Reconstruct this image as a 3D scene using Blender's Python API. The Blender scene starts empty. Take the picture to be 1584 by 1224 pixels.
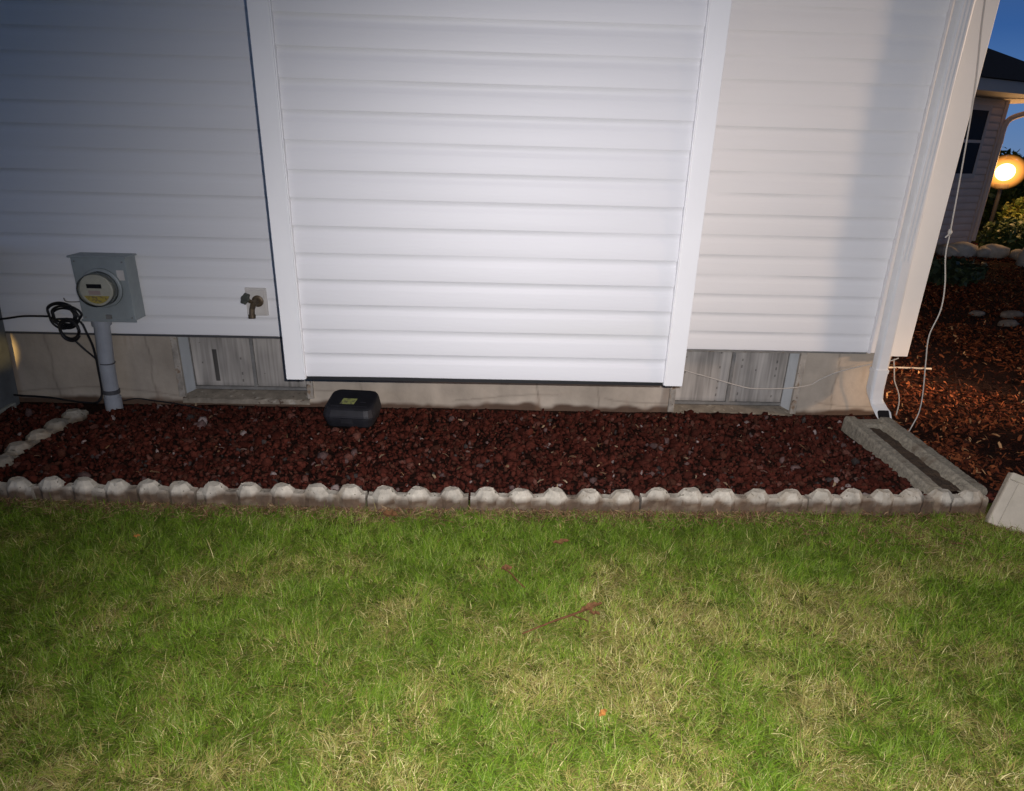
import bpy, bmesh, math, random
import numpy as np
from mathutils import Vector, Matrix

rng = np.random.default_rng(7)
random.seed(7)
scene = bpy.context.scene
COL = scene.collection

# ------------------------------------------------------------------ camera
PIT, YAW, ROL = 0.37, -0.0313539755, 0.0282607504
CAM = Vector((0.0300888, -3.3424134, 1.3957384))
def _ray(X, Y):
    c, s = math.cos(ROL), math.sin(ROL)
    X, Y = c*X - s*Y, s*X + c*Y
    cp, sp = math.cos(PIT), math.sin(PIT)
    y = cp + Y*sp; z = -sp + Y*cp; x = X
    cy, sy = math.cos(YAW), math.sin(YAW)
    return Vector((x*cy - y*sy, x*sy + y*cy, z))
fwd = _ray(0, 0).normalized()
rgt = (_ray(1, 0) - _ray(0, 0)).normalized()
up = (_ray(0, 1) - _ray(0, 0)).normalized()
cd = bpy.data.cameras.new('camera')
cam = bpy.data.objects.new('camera', cd); COL.objects.link(cam)
cam.matrix_world = Matrix(((rgt.x, up.x, -fwd.x, CAM.x), (rgt.y, up.y, -fwd.y, CAM.y), (rgt.z, up.z, -fwd.z, CAM.z), (0, 0, 0, 1)))
cd.sensor_width = 36; cd.lens = 998.5466/1584*36
cd.clip_start = 0.05; cd.clip_end = 500
scene.camera = cam

# ------------------------------------------------------------------ world: dusk sky
w = bpy.data.worlds.new('World'); scene.world = w; w.use_nodes = True
nt = w.node_tree; nt.nodes.clear()
wo = nt.nodes.new('ShaderNodeOutputWorld'); bg = nt.nodes.new('ShaderNodeBackground')
tc = nt.nodes.new('ShaderNodeTexCoord'); sx = nt.nodes.new('ShaderNodeSeparateXYZ'); cr = nt.nodes.new('ShaderNodeValToRGB')
nt.links.new(tc.outputs['Generated'], sx.inputs[0]); nt.links.new(sx.outputs['Z'], cr.inputs[0])
nt.links.new(cr.outputs[0], bg.inputs[0]); nt.links.new(bg.outputs[0], wo.inputs[0])
e = cr.color_ramp.elements
e[0].position = 0.0; e[0].color = (0.13, 0.22, 0.40, 1)
e[1].position = 1.0; e[1].color = (0.020, 0.022, 0.028, 1)
m_ = cr.color_ramp.elements.new(0.06); m_.color = (0.085, 0.19, 0.42, 1)
m_ = cr.color_ramp.elements.new(0.14); m_.color = (0.035, 0.105, 0.30, 1)
m_ = cr.color_ramp.elements.new(0.38); m_.color = (0.058, 0.060, 0.070, 1)
bg.inputs[1].default_value = 1.0

scene.view_settings.view_transform = 'Standard'; scene.view_settings.look = 'None'
scene.view_settings.exposure = 0.0; scene.view_settings.gamma = 1.0
scene.cycles.max_bounces = 6; scene.cycles.diffuse_bounces = 3; scene.cycles.glossy_bounces = 3
scene.cycles.transmission_bounces = 4; scene.cycles.transparent_max_bounces = 6
scene.cycles.caustics_reflective = False; scene.cycles.caustics_refractive = False
scene.cycles.sample_clamp_indirect = 4.0
scene.cycles.use_denoising = True

def look_at(o, tgt):
    d = Vector(tgt) - o.location
    o.rotation_euler = d.to_track_quat('-Z', 'Y').to_euler()
def spot(name, loc, tgt, power, size, blend, color, radius):
    l = bpy.data.lights.new(name, 'SPOT'); l.energy = power; l.spot_size = math.radians(size); l.spot_blend = blend
    l.color = color; l.shadow_soft_size = radius
    o = bpy.data.objects.new(name, l); COL.objects.link(o); o.location = loc; look_at(o, tgt); return o
# the flash of the camera that took the picture
spot('camera_flash', CAM + rgt*0.035 + up*0.03, (0.70, -1.12, -0.10), 308, 131, 1.0, (1.0, 0.955, 0.975), 0.006)
# sodium street lamp, out of frame to the right, grazing the wall
spot('street_lamp_light', (12.0, -3.1, 3.3), (2.9, 0.25, 0.85), 2500, 22, 0.6, (1.0, 0.70, 0.46), 0.55)
spot('added_mulch_beam', (12.0, -3.1, 3.3), (2.85, 0.38, 0.40), 14000, 6.6, 0.6, (1.0, 0.60, 0.32), 0.20)  # extra narrow beam added to brighten the mulch and corner post
spot('added_strip_light', (-2.25, -1.2, 0.60), (-2.685, 0.0, 0.31), 110, 16.0, 0.55, (1.0, 0.66, 0.22), 0.01)  # unseen spot added for the yellow strip beside the stoop
spot('added_corner_light', (-3.3, -0.9, 2.6), (-2.54, 0.0, 2.06), 75, 20, 0.8, (1.0, 0.66, 0.25), 0.03)  # unseen spot added for the warm patch high on the left siding

# ------------------------------------------------------------------ noise helpers
def _hash(ix, iy, seed):
    n = (ix.astype(np.int64)*374761393 + iy.astype(np.int64)*668265263 + seed*1442695041) & 0x7fffffff
    n = (n ^ (n >> 13))*1274126177 & 0x7fffffff
    return ((n ^ (n >> 16)) & 0xffff)/65535.0
def vnoise(x, y, seed=0):
    x = np.asarray(x, float); y = np.asarray(y, float)
    ix = np.floor(x); iy = np.floor(y); fx = x-ix; fy = y-iy
    fx = fx*fx*(3-2*fx); fy = fy*fy*(3-2*fy)
    a = _hash(ix, iy, seed); b = _hash(ix+1, iy, seed); c = _hash(ix, iy+1, seed); d = _hash(ix+1, iy+1, seed)
    return (a*(1-fx)+b*fx)*(1-fy)+(c*(1-fx)+d*fx)*fy
def fbm(x, y, seed=0, o=3):
    s = 0; a = 0.5; t = 0
    for i in range(o):
        s = s + a*vnoise(np.asarray(x)*2**i, np.asarray(y)*2**i, seed+i*17); t += a; a *= 0.5
    return s/t

def rowy(x): return 0.040*np.clip((-x-0.4)/1.5, 0, 1.6)**1.5+0.022*np.clip((x-0.6)/1.4, 0, 1.3)**1.5

# ------------------------------------------------------------------ materials
def mat(name, col=(0.5, 0.5, 0.5), rough=0.6, metal=0.0, spec=0.5, attr=False, var=None, bump=None, emit=None, stretch=(1, 1, 1), patches=None, sss=0):
    m = bpy.data.materials.new(name); m.use_nodes = True
    n = m.node_tree.nodes; L = m.node_tree.links
    b = n['Principled BSDF']
    b.inputs['Roughness'].default_value = rough; b.inputs['Metallic'].default_value = metal
    b.inputs['Specular IOR Level'].default_value = spec
    tc = n.new('ShaderNodeTexCoord'); mp = n.new('ShaderNodeMapping'); mp.inputs['Scale'].default_value = stretch
    L.new(tc.outputs['Object'], mp.inputs[0])
    src = None
    if attr:
        a = n.new('ShaderNodeAttribute'); a.attribute_name = 'Col'; src = a.outputs['Color']
    else:
        r = n.new('ShaderNodeRGB'); r.outputs[0].default_value = (*col, 1); src = r.outputs[0]
    if var:   # (scale, low, high)  multiply by a noise-driven grey
        t = n.new('ShaderNodeTexNoise'); t.inputs['Scale'].default_value = var[0]; t.inputs['Detail'].default_value = 6
        t.inputs['Roughness'].default_value = 0.65
        L.new(mp.outputs[0], t.inputs['Vector'])
        mr = n.new('ShaderNodeMapRange'); mr.inputs[1].default_value = 0.3; mr.inputs[2].default_value = 0.7
        mr.inputs[3].default_value = var[1]; mr.inputs[4].default_value = var[2]
        L.new(t.outputs[0], mr.inputs[0])
        mx = n.new('ShaderNodeVectorMath'); mx.operation = 'SCALE'
        L.new(src, mx.inputs[0]); L.new(mr.outputs[0], mx.inputs['Scale']); src = mx.outputs[0]
    for pt in (patches or []):   # (scale, threshold, softness, colour)
        t = n.new('ShaderNodeTexNoise'); t.inputs['Scale'].default_value = pt[0]; t.inputs['Detail'].default_value = 5
        L.new(mp.outputs[0], t.inputs['Vector'])
        mr = n.new('ShaderNodeMapRange'); mr.inputs[1].default_value = pt[1]; mr.inputs[2].default_value = pt[1]+pt[2]
        L.new(t.outputs[0], mr.inputs[0])
        mi = n.new('ShaderNodeMix'); mi.data_type = 'RGBA'
        L.new(mr.outputs[0], mi.inputs[0]); L.new(src, mi.inputs[6]); mi.inputs[7].default_value = (*pt[3], 1); src = mi.outputs[2]
    L.new(src, b.inputs['Base Color'])
    if bump:  # (scale, strength, distance)
        t = n.new('ShaderNodeTexNoise'); t.inputs['Scale'].default_value = bump[0]; t.inputs['Detail'].default_value = 5
        L.new(mp.outputs[0], t.inputs['Vector'])
        bp = n.new('ShaderNodeBump'); bp.inputs['Strength'].default_value = bump[1]; bp.inputs['Distance'].default_value = bump[2]
        L.new(t.outputs[0], bp.inputs['Height']); L.new(bp.outputs[0], b.inputs['Normal'])
    if emit:
        b.inputs['Emission Color'].default_value = (*emit[0], 1); b.inputs['Emission Strength'].default_value = emit[1]
    return m
M = {}
M['vinyl'] = mat('white_vinyl', (0.66, 0.66, 0.68), 0.52, spec=0.34, var=(1.5, 0.94, 1.03), bump=(150, 0.45, 0.0012), stretch=(0.12, 1, 1), patches=[(2.2, 0.62, 0.2, (0.60, 0.60, 0.585))])
M['vinyl_brightened'] = mat('brightened_wall_vinyl', (0.86, 0.86, 0.86), 0.48, spec=0.35, var=(1.5, 0.93, 1.03), bump=(150, 0.45, 0.0012), stretch=(0.12, 1, 1), patches=[(2.2, 0.60, 0.2, (0.72, 0.72, 0.69))])  # same vinyl as the bump-out, lightened to offset flash falloff
M['trim'] = mat('white_trim', (0.74, 0.74, 0.75), 0.42, spec=0.4, var=(3, 0.96, 1.02), bump=(30, 0.05, 0.001))
M['post'] = mat('lamplit_post_vinyl', (0.88, 0.85, 0.79), 0.45, var=(3, 0.96, 1.02))  # trim colour brightened and warmed for the lamp light on the post
M['trim_warm'] = mat('white_metal_paint', (0.78, 0.79, 0.79), 0.42, var=(6, 0.92, 1.03), bump=(30, 0.05, 0.001))
M['concrete'] = mat('foundation_concrete', attr=True, rough=0.85, var=(9, 0.86, 1.1), bump=(55, 0.35, 0.004))
M['peel'] = mat('peeling_white_paint', (0.44, 0.40, 0.34), 0.6, var=(12, 0.5, 1.15), bump=(60, 0.5, 0.003),
                patches=[(24, 0.60, 0.10, (0.24, 0.17, 0.11)), (40, 0.66, 0.05, (0.12, 0.085, 0.06))])
M['sill'] = mat('weathered_sill', (0.27, 0.235, 0.185), 0.8, var=(14, 0.55, 1.2), bump=(60, 0.6, 0.004), patches=[(26, 0.60, 0.08, (0.40, 0.37, 0.31)), (34, 0.63, 0.05, (0.09, 0.06, 0.04))])
M['reveal'] = mat('weathered_window_reveal', (0.52, 0.55, 0.56), 0.6, var=(10, 0.75, 1.05), bump=(40, 0.3, 0.003), stretch=(1, 1, 0.3))
M['pane'] = mat('dusty_pane', attr=True, rough=0.32, spec=0.35, bump=(30, 0.1, 0.002), stretch=(1, 1, 0.1))
M['alu'] = mat('dull_aluminium', (0.24, 0.235, 0.22), 0.55, metal=0.2, var=(20, 0.7, 1.1))
M['meter_box'] = mat('galvanised_grey_paint', (0.30, 0.335, 0.335), 0.55, metal=0.1, var=(7, 0.85, 1.12), bump=(40, 0.1, 0.001))
M['conduit'] = mat('grey_pvc', (0.33, 0.35, 0.38), 0.5, var=(9, 0.85, 1.08))
M['strap'] = mat('dark_strap', (0.07, 0.07, 0.075), 0.5)
M['black'] = mat('black_rubber', (0.008, 0.008, 0.010), 0.5)
M['brass'] = mat('weathered_brass', (0.13, 0.095, 0.06), 0.5, metal=0.5, var=(60, 0.6, 1.3), bump=(90, 0.3, 0.001))
M['wheel'] = mat('oxidised_handle', (0.10, 0.105, 0.085), 0.6, metal=0.3, var=(60, 0.7, 1.3))
M['plate'] = mat('cream_mounting_block', (0.62, 0.59, 0.55), 0.5, var=(14, 0.88, 1.05))
M['bait'] = mat('black_plastic', (0.011, 0.011, 0.014), 0.55, spec=0.4, var=(14, 0.7, 1.8), bump=(180, 0.35, 0.001))
M['sticker'] = mat('yellow_sticker', (0.33, 0.36, 0.12), 0.45, patches=[(60, 0.52, 0.06, (0.16, 0.16, 0.09))])
M['block'] = mat('edging_concrete', attr=True, rough=0.9, var=(28, 0.72, 1.14), bump=(70, 0.6, 0.006), patches=[(15, 0.55, 0.25, (0.24, 0.19, 0.13)), (55, 0.64, 0.06, (0.10, 0.09, 0.06))])
M['splash'] = mat('exposed_aggregate', (0.28, 0.255, 0.20), 0.92, var=(60, 0.5, 1.25), bump=(120, 0.9, 0.006), patches=[(8, 0.62, 0.1, (0.13, 0.10, 0.07))])
M['slab'] = mat('smooth_pale_concrete', (0.47, 0.42, 0.335), 0.85, var=(14, 0.86, 1.08), bump=(70, 0.3, 0.003), patches=[(6, 0.6, 0.08, (0.33, 0.33, 0.2))])
M['stoop'] = mat('grey_stoop', (0.13, 0.145, 0.15), 0.8, var=(8, 0.7, 1.15), bump=(30, 0.4, 0.004))
M['rock'] = mat('lava_rock', attr=True, rough=0.9, spec=0.12, var=(90, 0.55, 1.3), bump=(160, 0.9, 0.004))
M['soil'] = mat('red_brown_soil', (0.024, 0.009, 0.006), 0.95, spec=0.1, var=(40, 0.4, 1.4), bump=(60, 1.0, 0.02))
M['dirt'] = mat('dirt', (0.065, 0.042, 0.026), 0.95, var=(30, 0.5, 1.4), bump=(60, 1.0, 0.02))
M['lawn'] = mat('lawn_thatch', (0.090, 0.105, 0.018), 0.95, spec=0.1, var=(12, 0.5, 1.3), bump=(70, 1.0, 0.02))
M['blade'] = mat('grass_blade', attr=True, rough=0.7, spec=0.15)
M['mulch'] = mat('mulch_chip', attr=True, rough=0.9, spec=0.12)
M['wire'] = mat('white_wire', (0.50, 0.47, 0.42), 0.5)
M['twig'] = mat('reddish_twig', (0.13, 0.060, 0.028), 0.9, spec=0.1, var=(40, 0.6, 1.3), bump=(90, 0.5, 0.002))
M['leaf_or'] = mat('orange_leaf', (0.42, 0.19, 0.05), 0.9, spec=0.1, var=(40, 0.6, 1.2))
M['leaf_br'] = mat('brown_leaf', (0.16, 0.080, 0.035), 0.9, spec=0.1, var=(40, 0.6, 1.3))
M['dark'] = mat('dark_interior', (0.012, 0.012, 0.014), 0.5, spec=0.15)
M['shingle'] = mat('dark_shingle', (0.03, 0.03, 0.037), 0.9, var=(20, 0.6, 1.3))
M['nwall'] = mat('beige_siding', (0.62, 0.51, 0.43), 0.6, var=(3, 0.9, 1.05))
M['fascia'] = mat('fascia_white', (0.5, 0.46, 0.42), 0.6)
M['leaf'] = mat('foliage', attr=True, rough=0.55)
M['bark'] = mat('bark', (0.08, 0.055, 0.04), 0.9, var=(20, 0.6, 1.3))
M['stone'] = mat('pale_stone', (0.5, 0.47, 0.4), 0.8, var=(12, 0.7, 1.1), bump=(30, 0.5, 0.01))
M['dull_stone'] = mat('dull_stone', (0.22, 0.19, 0.16), 0.9, var=(20, 0.5, 1.2), bump=(50, 0.7, 0.01))
M['lampmetal'] = mat('lamp_metal', (0.03, 0.03, 0.03), 0.5)
M['lamp_glow'] = mat('lit_globe', (1, 0.8, 0.5), 0.4, emit=((1.0, 0.66, 0.34), 9.0))
ma = bpy.data.materials.new('lamp_halo'); ma.use_nodes = True; n_ = ma.node_tree.nodes; n_.clear()  # halo of lamp glare made as an emissive material
o_ = n_.new('ShaderNodeOutputMaterial'); x_ = n_.new('ShaderNodeMixShader'); t_ = n_.new('ShaderNodeBsdfTransparent'); g_ = n_.new('ShaderNodeEmission'); f_ = n_.new('ShaderNodeLayerWeight')
g_.inputs[0].default_value = (1.0, 0.36, 0.06, 1); g_.inputs[1].default_value = 3.6; f_.inputs[0].default_value = 0.5
r_ = n_.new('ShaderNodeMath'); r_.operation = 'SUBTRACT'; r_.inputs[0].default_value = 1.0; p_ = n_.new('ShaderNodeMath'); p_.operation = 'POWER'; p_.inputs[1].default_value = 2.6; q_ = n_.new('ShaderNodeMath'); q_.operation = 'MULTIPLY'; q_.inputs[1].default_value = 0.50
for a_, b_ in ((f_.outputs['Facing'], r_.inputs[1]), (r_.outputs[0], p_.inputs[0]), (p_.outputs[0], q_.inputs[0]), (q_.outputs[0], x_.inputs[0]), (t_.outputs[0], x_.inputs[1]), (g_.outputs[0], x_.inputs[2]), (x_.outputs[0], o_.inputs[0])): ma.node_tree.links.new(a_, b_)
M['amber_halo'] = ma
mg = bpy.data.materials.new('meter_glass'); mg.use_nodes = True; n_ = mg.node_tree.nodes; n_.clear()
o_ = n_.new('ShaderNodeOutputMaterial'); x_ = n_.new('ShaderNodeMixShader'); t_ = n_.new('ShaderNodeBsdfTransparent'); g_ = n_.new('ShaderNodeBsdfGlossy'); f_ = n_.new('ShaderNodeLayerWeight')
t_.inputs[0].default_value = (0.99, 0.99, 0.97, 1); g_.inputs['Roughness'].default_value = 0.12; f_.inputs[0].default_value = 0.12
for a_, b_ in ((f_.outputs['Fresnel'], x_.inputs[0]), (t_.outputs[0], x_.inputs[1]), (g_.outputs[0], x_.inputs[2]), (x_.outputs[0], o_.inputs[0])): mg.node_tree.links.new(a_, b_)
M['glass'] = mg

# ------------------------------------------------------------------ object helpers
def props(o, label=None, cat=None, group=None, kind=None):
    if label: o['label'] = label
    if cat: o['category'] = cat
    if group: o['group'] = group
    if kind: o['kind'] = kind
    return o
def empty(name, loc=(0, 0, 0), label=None, cat=None, group=None, rz=0, parent=None):
    o = bpy.data.objects.new(name, None); COL.objects.link(o); o.location = loc; o.rotation_euler = (0, 0, rz)
    o.empty_display_size = 0.05
    if parent: o.parent = parent
    return props(o, label, cat, group)
def mesh(name, V, F, m, parent=None, smooth=False, cols=None, loc=None, bevel=0, face_cols=None):
    me = bpy.data.meshes.new(name)
    me.from_pydata([tuple(v) for v in V], [], [tuple(f) for f in F]); me.update()
    return _fin(name, me, m, parent, smooth, cols, loc, bevel)
def _fin(name, me, m, parent, smooth, cols, loc, bevel):
    if cols is not None:
        a = me.color_attributes.new('Col', 'FLOAT_COLOR', 'POINT')
        c = np.ones((len(me.vertices), 4), np.float32); c[:, :3] = cols
        a.data.foreach_set('color', c.ravel())
    if smooth: me.polygons.foreach_set('use_smooth', [True]*len(me.polygons))
    me.materials.append(m)
    o = bpy.data.objects.new(name, me); COL.objects.link(o)
    if parent:
        o.parent = parent
    if loc is not None: o.location = loc
    if bevel:
        b = o.modifiers.new('bevel', 'BEVEL'); b.width = bevel; b.segments = 2; b.limit_method = 'ANGLE'; b.angle_limit = math.radians(35)
    return o
def npmesh(name, V, F, m, parent=None, smooth=False, cols=None, loc=None):
    """V (n,3) array, F (k,q) array of equal polygons"""
    me = bpy.data.meshes.new(name); V = np.asarray(V, np.float32); F = np.asarray(F, np.int32)
    me.vertices.add(len(V)); me.vertices.foreach_set('co', V.ravel())
    q = F.shape[1]; me.loops.add(F.size); me.loops.foreach_set('vertex_index', F.ravel())
    me.polygons.add(len(F)); me.polygons.foreach_set('loop_start', np.arange(0, F.size, q, dtype=np.int32))
    me.update(calc_edges=True); me.validate()
    return _fin(name, me, m, parent, smooth, cols, loc, 0)
class MB:
    def __init__(s): s.V = []; s.F = []
    def add(s, V, F):
        k = len(s.V); s.V += [tuple(v) for v in V]; s.F += [tuple(i+k for i in f) for f in F]; return s
    def box(s, x0, x1, y0, y1, z0, z1):
        V = [(x0, y0, z0), (x1, y0, z0), (x1, y1, z0), (x0, y1, z0), (x0, y0, z1), (x1, y0, z1), (x1, y1, z1), (x0, y1, z1)]
        return s.add(V, [(0, 3, 2, 1), (4, 5, 6, 7), (0, 1, 5, 4), (1, 2, 6, 5), (2, 3, 7, 6), (3, 0, 4, 7)])
    def tube(s, pts, r, n=10, cap=True):
        pts = [Vector(p) for p in pts]; R = r if hasattr(r, '__len__') else [r]*len(pts)
        rings = []; nrm = None
        for i, p in enumerate(pts):
            t = (pts[min(i+1, len(pts)-1)] - pts[max(i-1, 0)]).normalized()
            if nrm is None: nrm = t.orthogonal().normalized()
            nrm = (nrm - t*nrm.dot(t))
            nrm = nrm.normalized() if nrm.length > 1e-6 else t.orthogonal().normalized()
            bn = t.cross(nrm)
            rings.append([p + (nrm*math.cos(a)+bn*math.sin(a))*R[i] for a in [2*math.pi*k/n for k in range(n)]])
        V = [v for g in rings for v in g]; F = []
        for i in range(len(pts)-1):
            for k in range(n):
                a = i*n+k; b = i*n+(k+1) % n; F.append((a, b, b+n, a+n))
        if cap: F.append(tuple(range(n-1, -1, -1))); F.append(tuple((len(pts)-1)*n+k for k in range(n)))
        return s.add(V, F)
    def loft(s, rings):
        n = len(rings[0]); V = [v for g in rings for v in g]; F = []
        for i in range(len(rings)-1):
            for k in range(n):
                a = i*n+k; b = i*n+(k+1) % n; F.append((a, b, b+n, a+n))
        F.append(tuple(range(n-1, -1, -1))); F.append(tuple((len(rings)-1)*n+k for k in range(n)))
        return s.add(V, F)
    def build(s, name, m, parent=None, smooth=False, bevel=0, cols=None):
        return mesh(name, s.V, s.F, m, parent, smooth, cols, None, bevel)
def spline(pts, k=8):
    P = [Vector(p) for p in pts]; out = []
    for i in range(len(P)-1):
        p0 = P[max(i-1, 0)]; p1 = P[i]; p2 = P[i+1]; p3 = P[min(i+2, len(P)-1)]
        for j in range(k):
            t = j/k
            out.append(0.5*((2*p1)+(p2-p0)*t+(2*p0-5*p1+4*p2-p3)*t*t+(3*p1-p0-3*p2+p3)*t**3))
    out.append(P[-1]); return out

# ------------------------------------------------------------------ dutch-lap siding
COURSE = 0.1016
def siding(name, x0, x1, z0, ztop, yb, parent, seed, m=None, wob=0.0012, dep=1.0):
    prof = [(0.0, -0.0155), (0.003, -0.0165), (0.030, -0.0160), (0.058, -0.0150), (0.064, -0.0135), (0.077, -0.0075), (0.0975, -0.005)]
    n = int(round((ztop-z0)/COURSE)); xs = np.linspace(x0, x1, max(2, int((x1-x0)/0.06)+1))
    zz = [z0]; yy = [yb-0.004]
    for i in range(n):
        for (dz, dy) in prof:
            zz.append(z0+i*COURSE+dz); yy.append(yb-0.005+(dy+0.005)*dep)
    zz.append(z0+n*COURSE); yy.append(yb-0.005)
    zz = np.array(zz); yy = np.array(yy)
    X, Z = np.meshgrid(xs, zz); Y = np.repeat(yy[:, None], len(xs), 1)
    ci = np.floor((Z-z0+1e-5)/COURSE)
    Y = Y + (fbm(X*2.2, ci*3.7, seed)-0.5)*2*wob*2.0 + (vnoise(X*0.9, Z*3, seed+5)-0.5)*wob*2
    Z = Z + (fbm(X*1.6, ci*7.1, seed+9)-0.5)*0.0022
    V = np.stack([X, Y, Z], -1).reshape(-1, 3); nx = len(xs)
    r, c = np.meshgrid(np.arange(len(zz)-1), np.arange(nx-1), indexing='ij'); a = (r*nx+c).ravel()
    F = np.stack([a, a+1, a+1+nx, a+nx], -1)
    return npmesh(name, V, F, m or M['vinyl'], parent)

# ================================================================== SETTING
def grid(x0, x1, y0, y1, nx, ny, zf):
    X, Y = np.meshgrid(np.linspace(x0, x1, nx), np.linspace(y0, y1, ny)); Z = zf(X, Y)
    V = np.stack([X, Y, Z], -1).reshape(-1, 3)
    r, c = np.meshgrid(np.arange(ny-1), np.arange(nx-1), indexing='ij'); a = (r*nx+c).ravel()
    return V, np.stack([a, a+1, a+1+nx, a+nx], -1)
V, F = grid(-150, 150, -150, 150, 31, 31, lambda X, Y: X*0-0.03)
props(npmesh('ground', V, F, M['lawn']), kind='structure')
V, F = grid(-6, 6, -7, -0.98, 240, 140, lambda X, Y: -0.004+0.016*(fbm(X*3, Y*3, 3)-0.5)+0.010*(vnoise(X*14, Y*14, 8)-0.5)-0.03*(Y > -1.01))
props(npmesh('lawn_soil', V, F, M['lawn']), kind='structure')
EY = -1.03                                            # front edging row
def bed_z(x, y):
    t = np.clip(-y/1.0, 0, 1)
    return 0.005+0.034*t + 0.018*(fbm(np.asarray(x)*4, np.asarray(y)*4, 11)-0.5)
V, F = grid(-3.4, 2.24, -1.035, 0.02, 220, 50, bed_z)
V[:, 1] += np.clip(-V[:, 1]/1.035, 0, 1)*rowy(V[:, 0])
props(npmesh('bed_soil', V, F, M['soil']), kind='structure')
V, F = grid(2.2, 8.4, -1.06, 8, 200, 220, lambda X, Y: 0.012+0.05*(fbm(X*1.1, Y*1.1, 31)-0.5)+0.012*(vnoise(X*12, Y*12, 4)-0.5))
props(npmesh('mulch_soil', V, F, M['soil']), kind='structure')

# ================================================================== HOUSE
house = empty('house', (0, 0, 0), 'white vinyl sided house wall on a concrete foundation with a projecting bump-out', 'house')
siding('siding', -3.6, 2.085, 0.39, 3.24, 0.0, house, 21)   # placeholder bounds, split below
bpy.data.objects.remove(bpy.data.objects['siding'])
siding('siding', -3.6, -0.55, 0.416, 3.26, 0.0, house, 21, M['vinyl_brightened'], dep=0.40, wob=0.0018)
siding('siding', 0.55, 2.078, 0.390, 3.24, 0.0, house, 22, M['vinyl_brightened'], dep=0.42, wob=0.0022)
# sheathing behind the siding, side wall and back
MB().box(-3.6, 2.255, 0.012, 0.16, 0.40, 3.2).box(2.10, 2.255, 0.161, 7.0, 0.40, 3.2).build('sheathing', M['trim'], house)
# side wall siding (seen only from the right)
s_ = siding('siding', 0.0, 6.6, 0.39, 3.24, 0.0, house, 27); s_.location = (2.262, 0.20, 0); s_.rotation_euler = (0, 0, math.radians(90))
# starter strip below the wall siding
MB().box(-3.6, -0.6, -0.004, 0.008, 0.4025, 0.4155).build('starter_strip', M['strap'], house)
MB().box(0.6, 2.07, -0.004, 0.008, 0.379, 0.3895).build('starter_strip', M['alu'], house)
# corner post
cp = MB().box(2.172, 2.286, -0.030, 0.0, 0.376, 3.24).box(2.257, 2.286, 0.001, 0.19, 0.376, 3.24)
cp.build('corner_post', M['post'], house, bevel=0.003)
jc = MB().box(2.070, 2.082, -0.024, 0.0, 0.388, 3.24).box(2.0825, 2.171, -0.012, 0.0, 0.388, 3.24).box(2.160, 2.1715, -0.022, -0.0125, 0.388, 3.24)
jc.build('j_channel', M['trim'], house, bevel=0.002)
# eave above the frame
MB().box(-3.9, 2.6, -0.42, 0.2, 3.26, 3.42).build('soffit', M['trim_warm'], house)
rf = MB(); rf.add([(-3.9, -0.5, 3.43), (2.7, -0.5, 3.43), (2.7, 7.3, 3.43), (-3.9, 7.3, 3.43), (-3.9, 3.4, 5.0), (2.7, 3.4, 5.0)],
       [(0, 1, 5, 4), (2, 3, 4, 5), (1, 2, 5), (3, 0, 4), (0, 3, 2, 1)]); rf.build('roof', M['shingle'], house)

# foundation with two window openings: fine sheet carrying its stains + solid boxes behind
WL = (-1.700, -0.965, 0.052, 0.416); WR = (1.020, 1.755, 0.008, 0.390)
def fcol(X, Z):
    base = np.array([0.435, 0.378, 0.305])[None, :]*np.ones((X.size, 1))
    x = X.ravel(); z = Z.ravel()
    n1 = fbm(x*3, z*4, 41); n2 = fbm(x*14, z*2.0, 43); n3 = fbm(x*9, z*11, 47)
    f = 0.72+0.50*n1+0.30*(n2-0.5)
    for xj in (-1.83, -0.70, 0.28, -2.36, 1.95, 0.62):                # form-board seams
        f = f*(1-0.38*np.exp(-((x-xj-0.006*np.sin(z*30))/0.0045)**2)*(0.4+0.9*n3))
    zc = 0.075+0.022*np.sin(x*5)+0.02*(fbm(x*6, z*0, 5)-0.5)         # wandering parge line near the ground
    f = f*(1-0.26*np.exp(-((z-zc)/0.0045)**2)*(n1 > 0.42))
    damp = np.clip((zc-z)/0.05, 0, 1)
    c = base*f[:, None]
    c = c*(1-damp[:, None]*np.array([0.02, 0.0, -0.02])) * (1+0.10*damp[:, None])
    soil = np.clip((0.040+0.05*(n3-0.5)-z)/0.02, 0, 1)[:, None]
    c = c*(1-soil)+np.array([0.10, 0.062, 0.042])*soil
    rust = (np.clip((n2-0.68)/0.12, 0, 1)*np.clip((n1-0.45)/0.2, 0, 1))[:, None]
    return c*(1-rust*0.5)+np.array([0.22, 0.13, 0.08])*rust*0.5
fm_V = []; fm_F = []; fm_C = []; k = 0
def fsheet(x0, x1, z0, z1):
    global k
    nx = max(2, int((x1-x0)/0.008)); nz = max(2, int((z1-z0)/0.008))
    X, Z = np.meshgrid(np.linspace(x0, x1, nx), np.linspace(z0, z1, nz))
    Y = 0.028+0.004*(fbm(X*5, Z*5, 6)-0.5)
    fm_V.append(np.stack([X, Y, Z], -1).reshape(-1, 3)); fm_C.append(fcol(X, Z))
    r, c = np.meshgrid(np.arange(nz-1), np.arange(nx-1), indexing='ij'); a = (r*nx+c).ravel()+k
    fm_F.append(np.stack([a, a+1, a+1+nx, a+nx], -1)); k += nx*nz
for a in [(-3.6, WL[0], -0.05, 0.41), (WL[0], WL[1], -0.05, WL[2]), (WL[1], WR[0], -0.05, 0.45), (WR[0], WR[1], -0.05, WR[2]), (WR[1], 2.235, -0.05, 0.40)]: fsheet(*a)
npmesh('foundation', np.concatenate(fm_V), np.concatenate(fm_F), M['concrete'], house, cols=np.concatenate(fm_C))
fb = MB()
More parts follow.
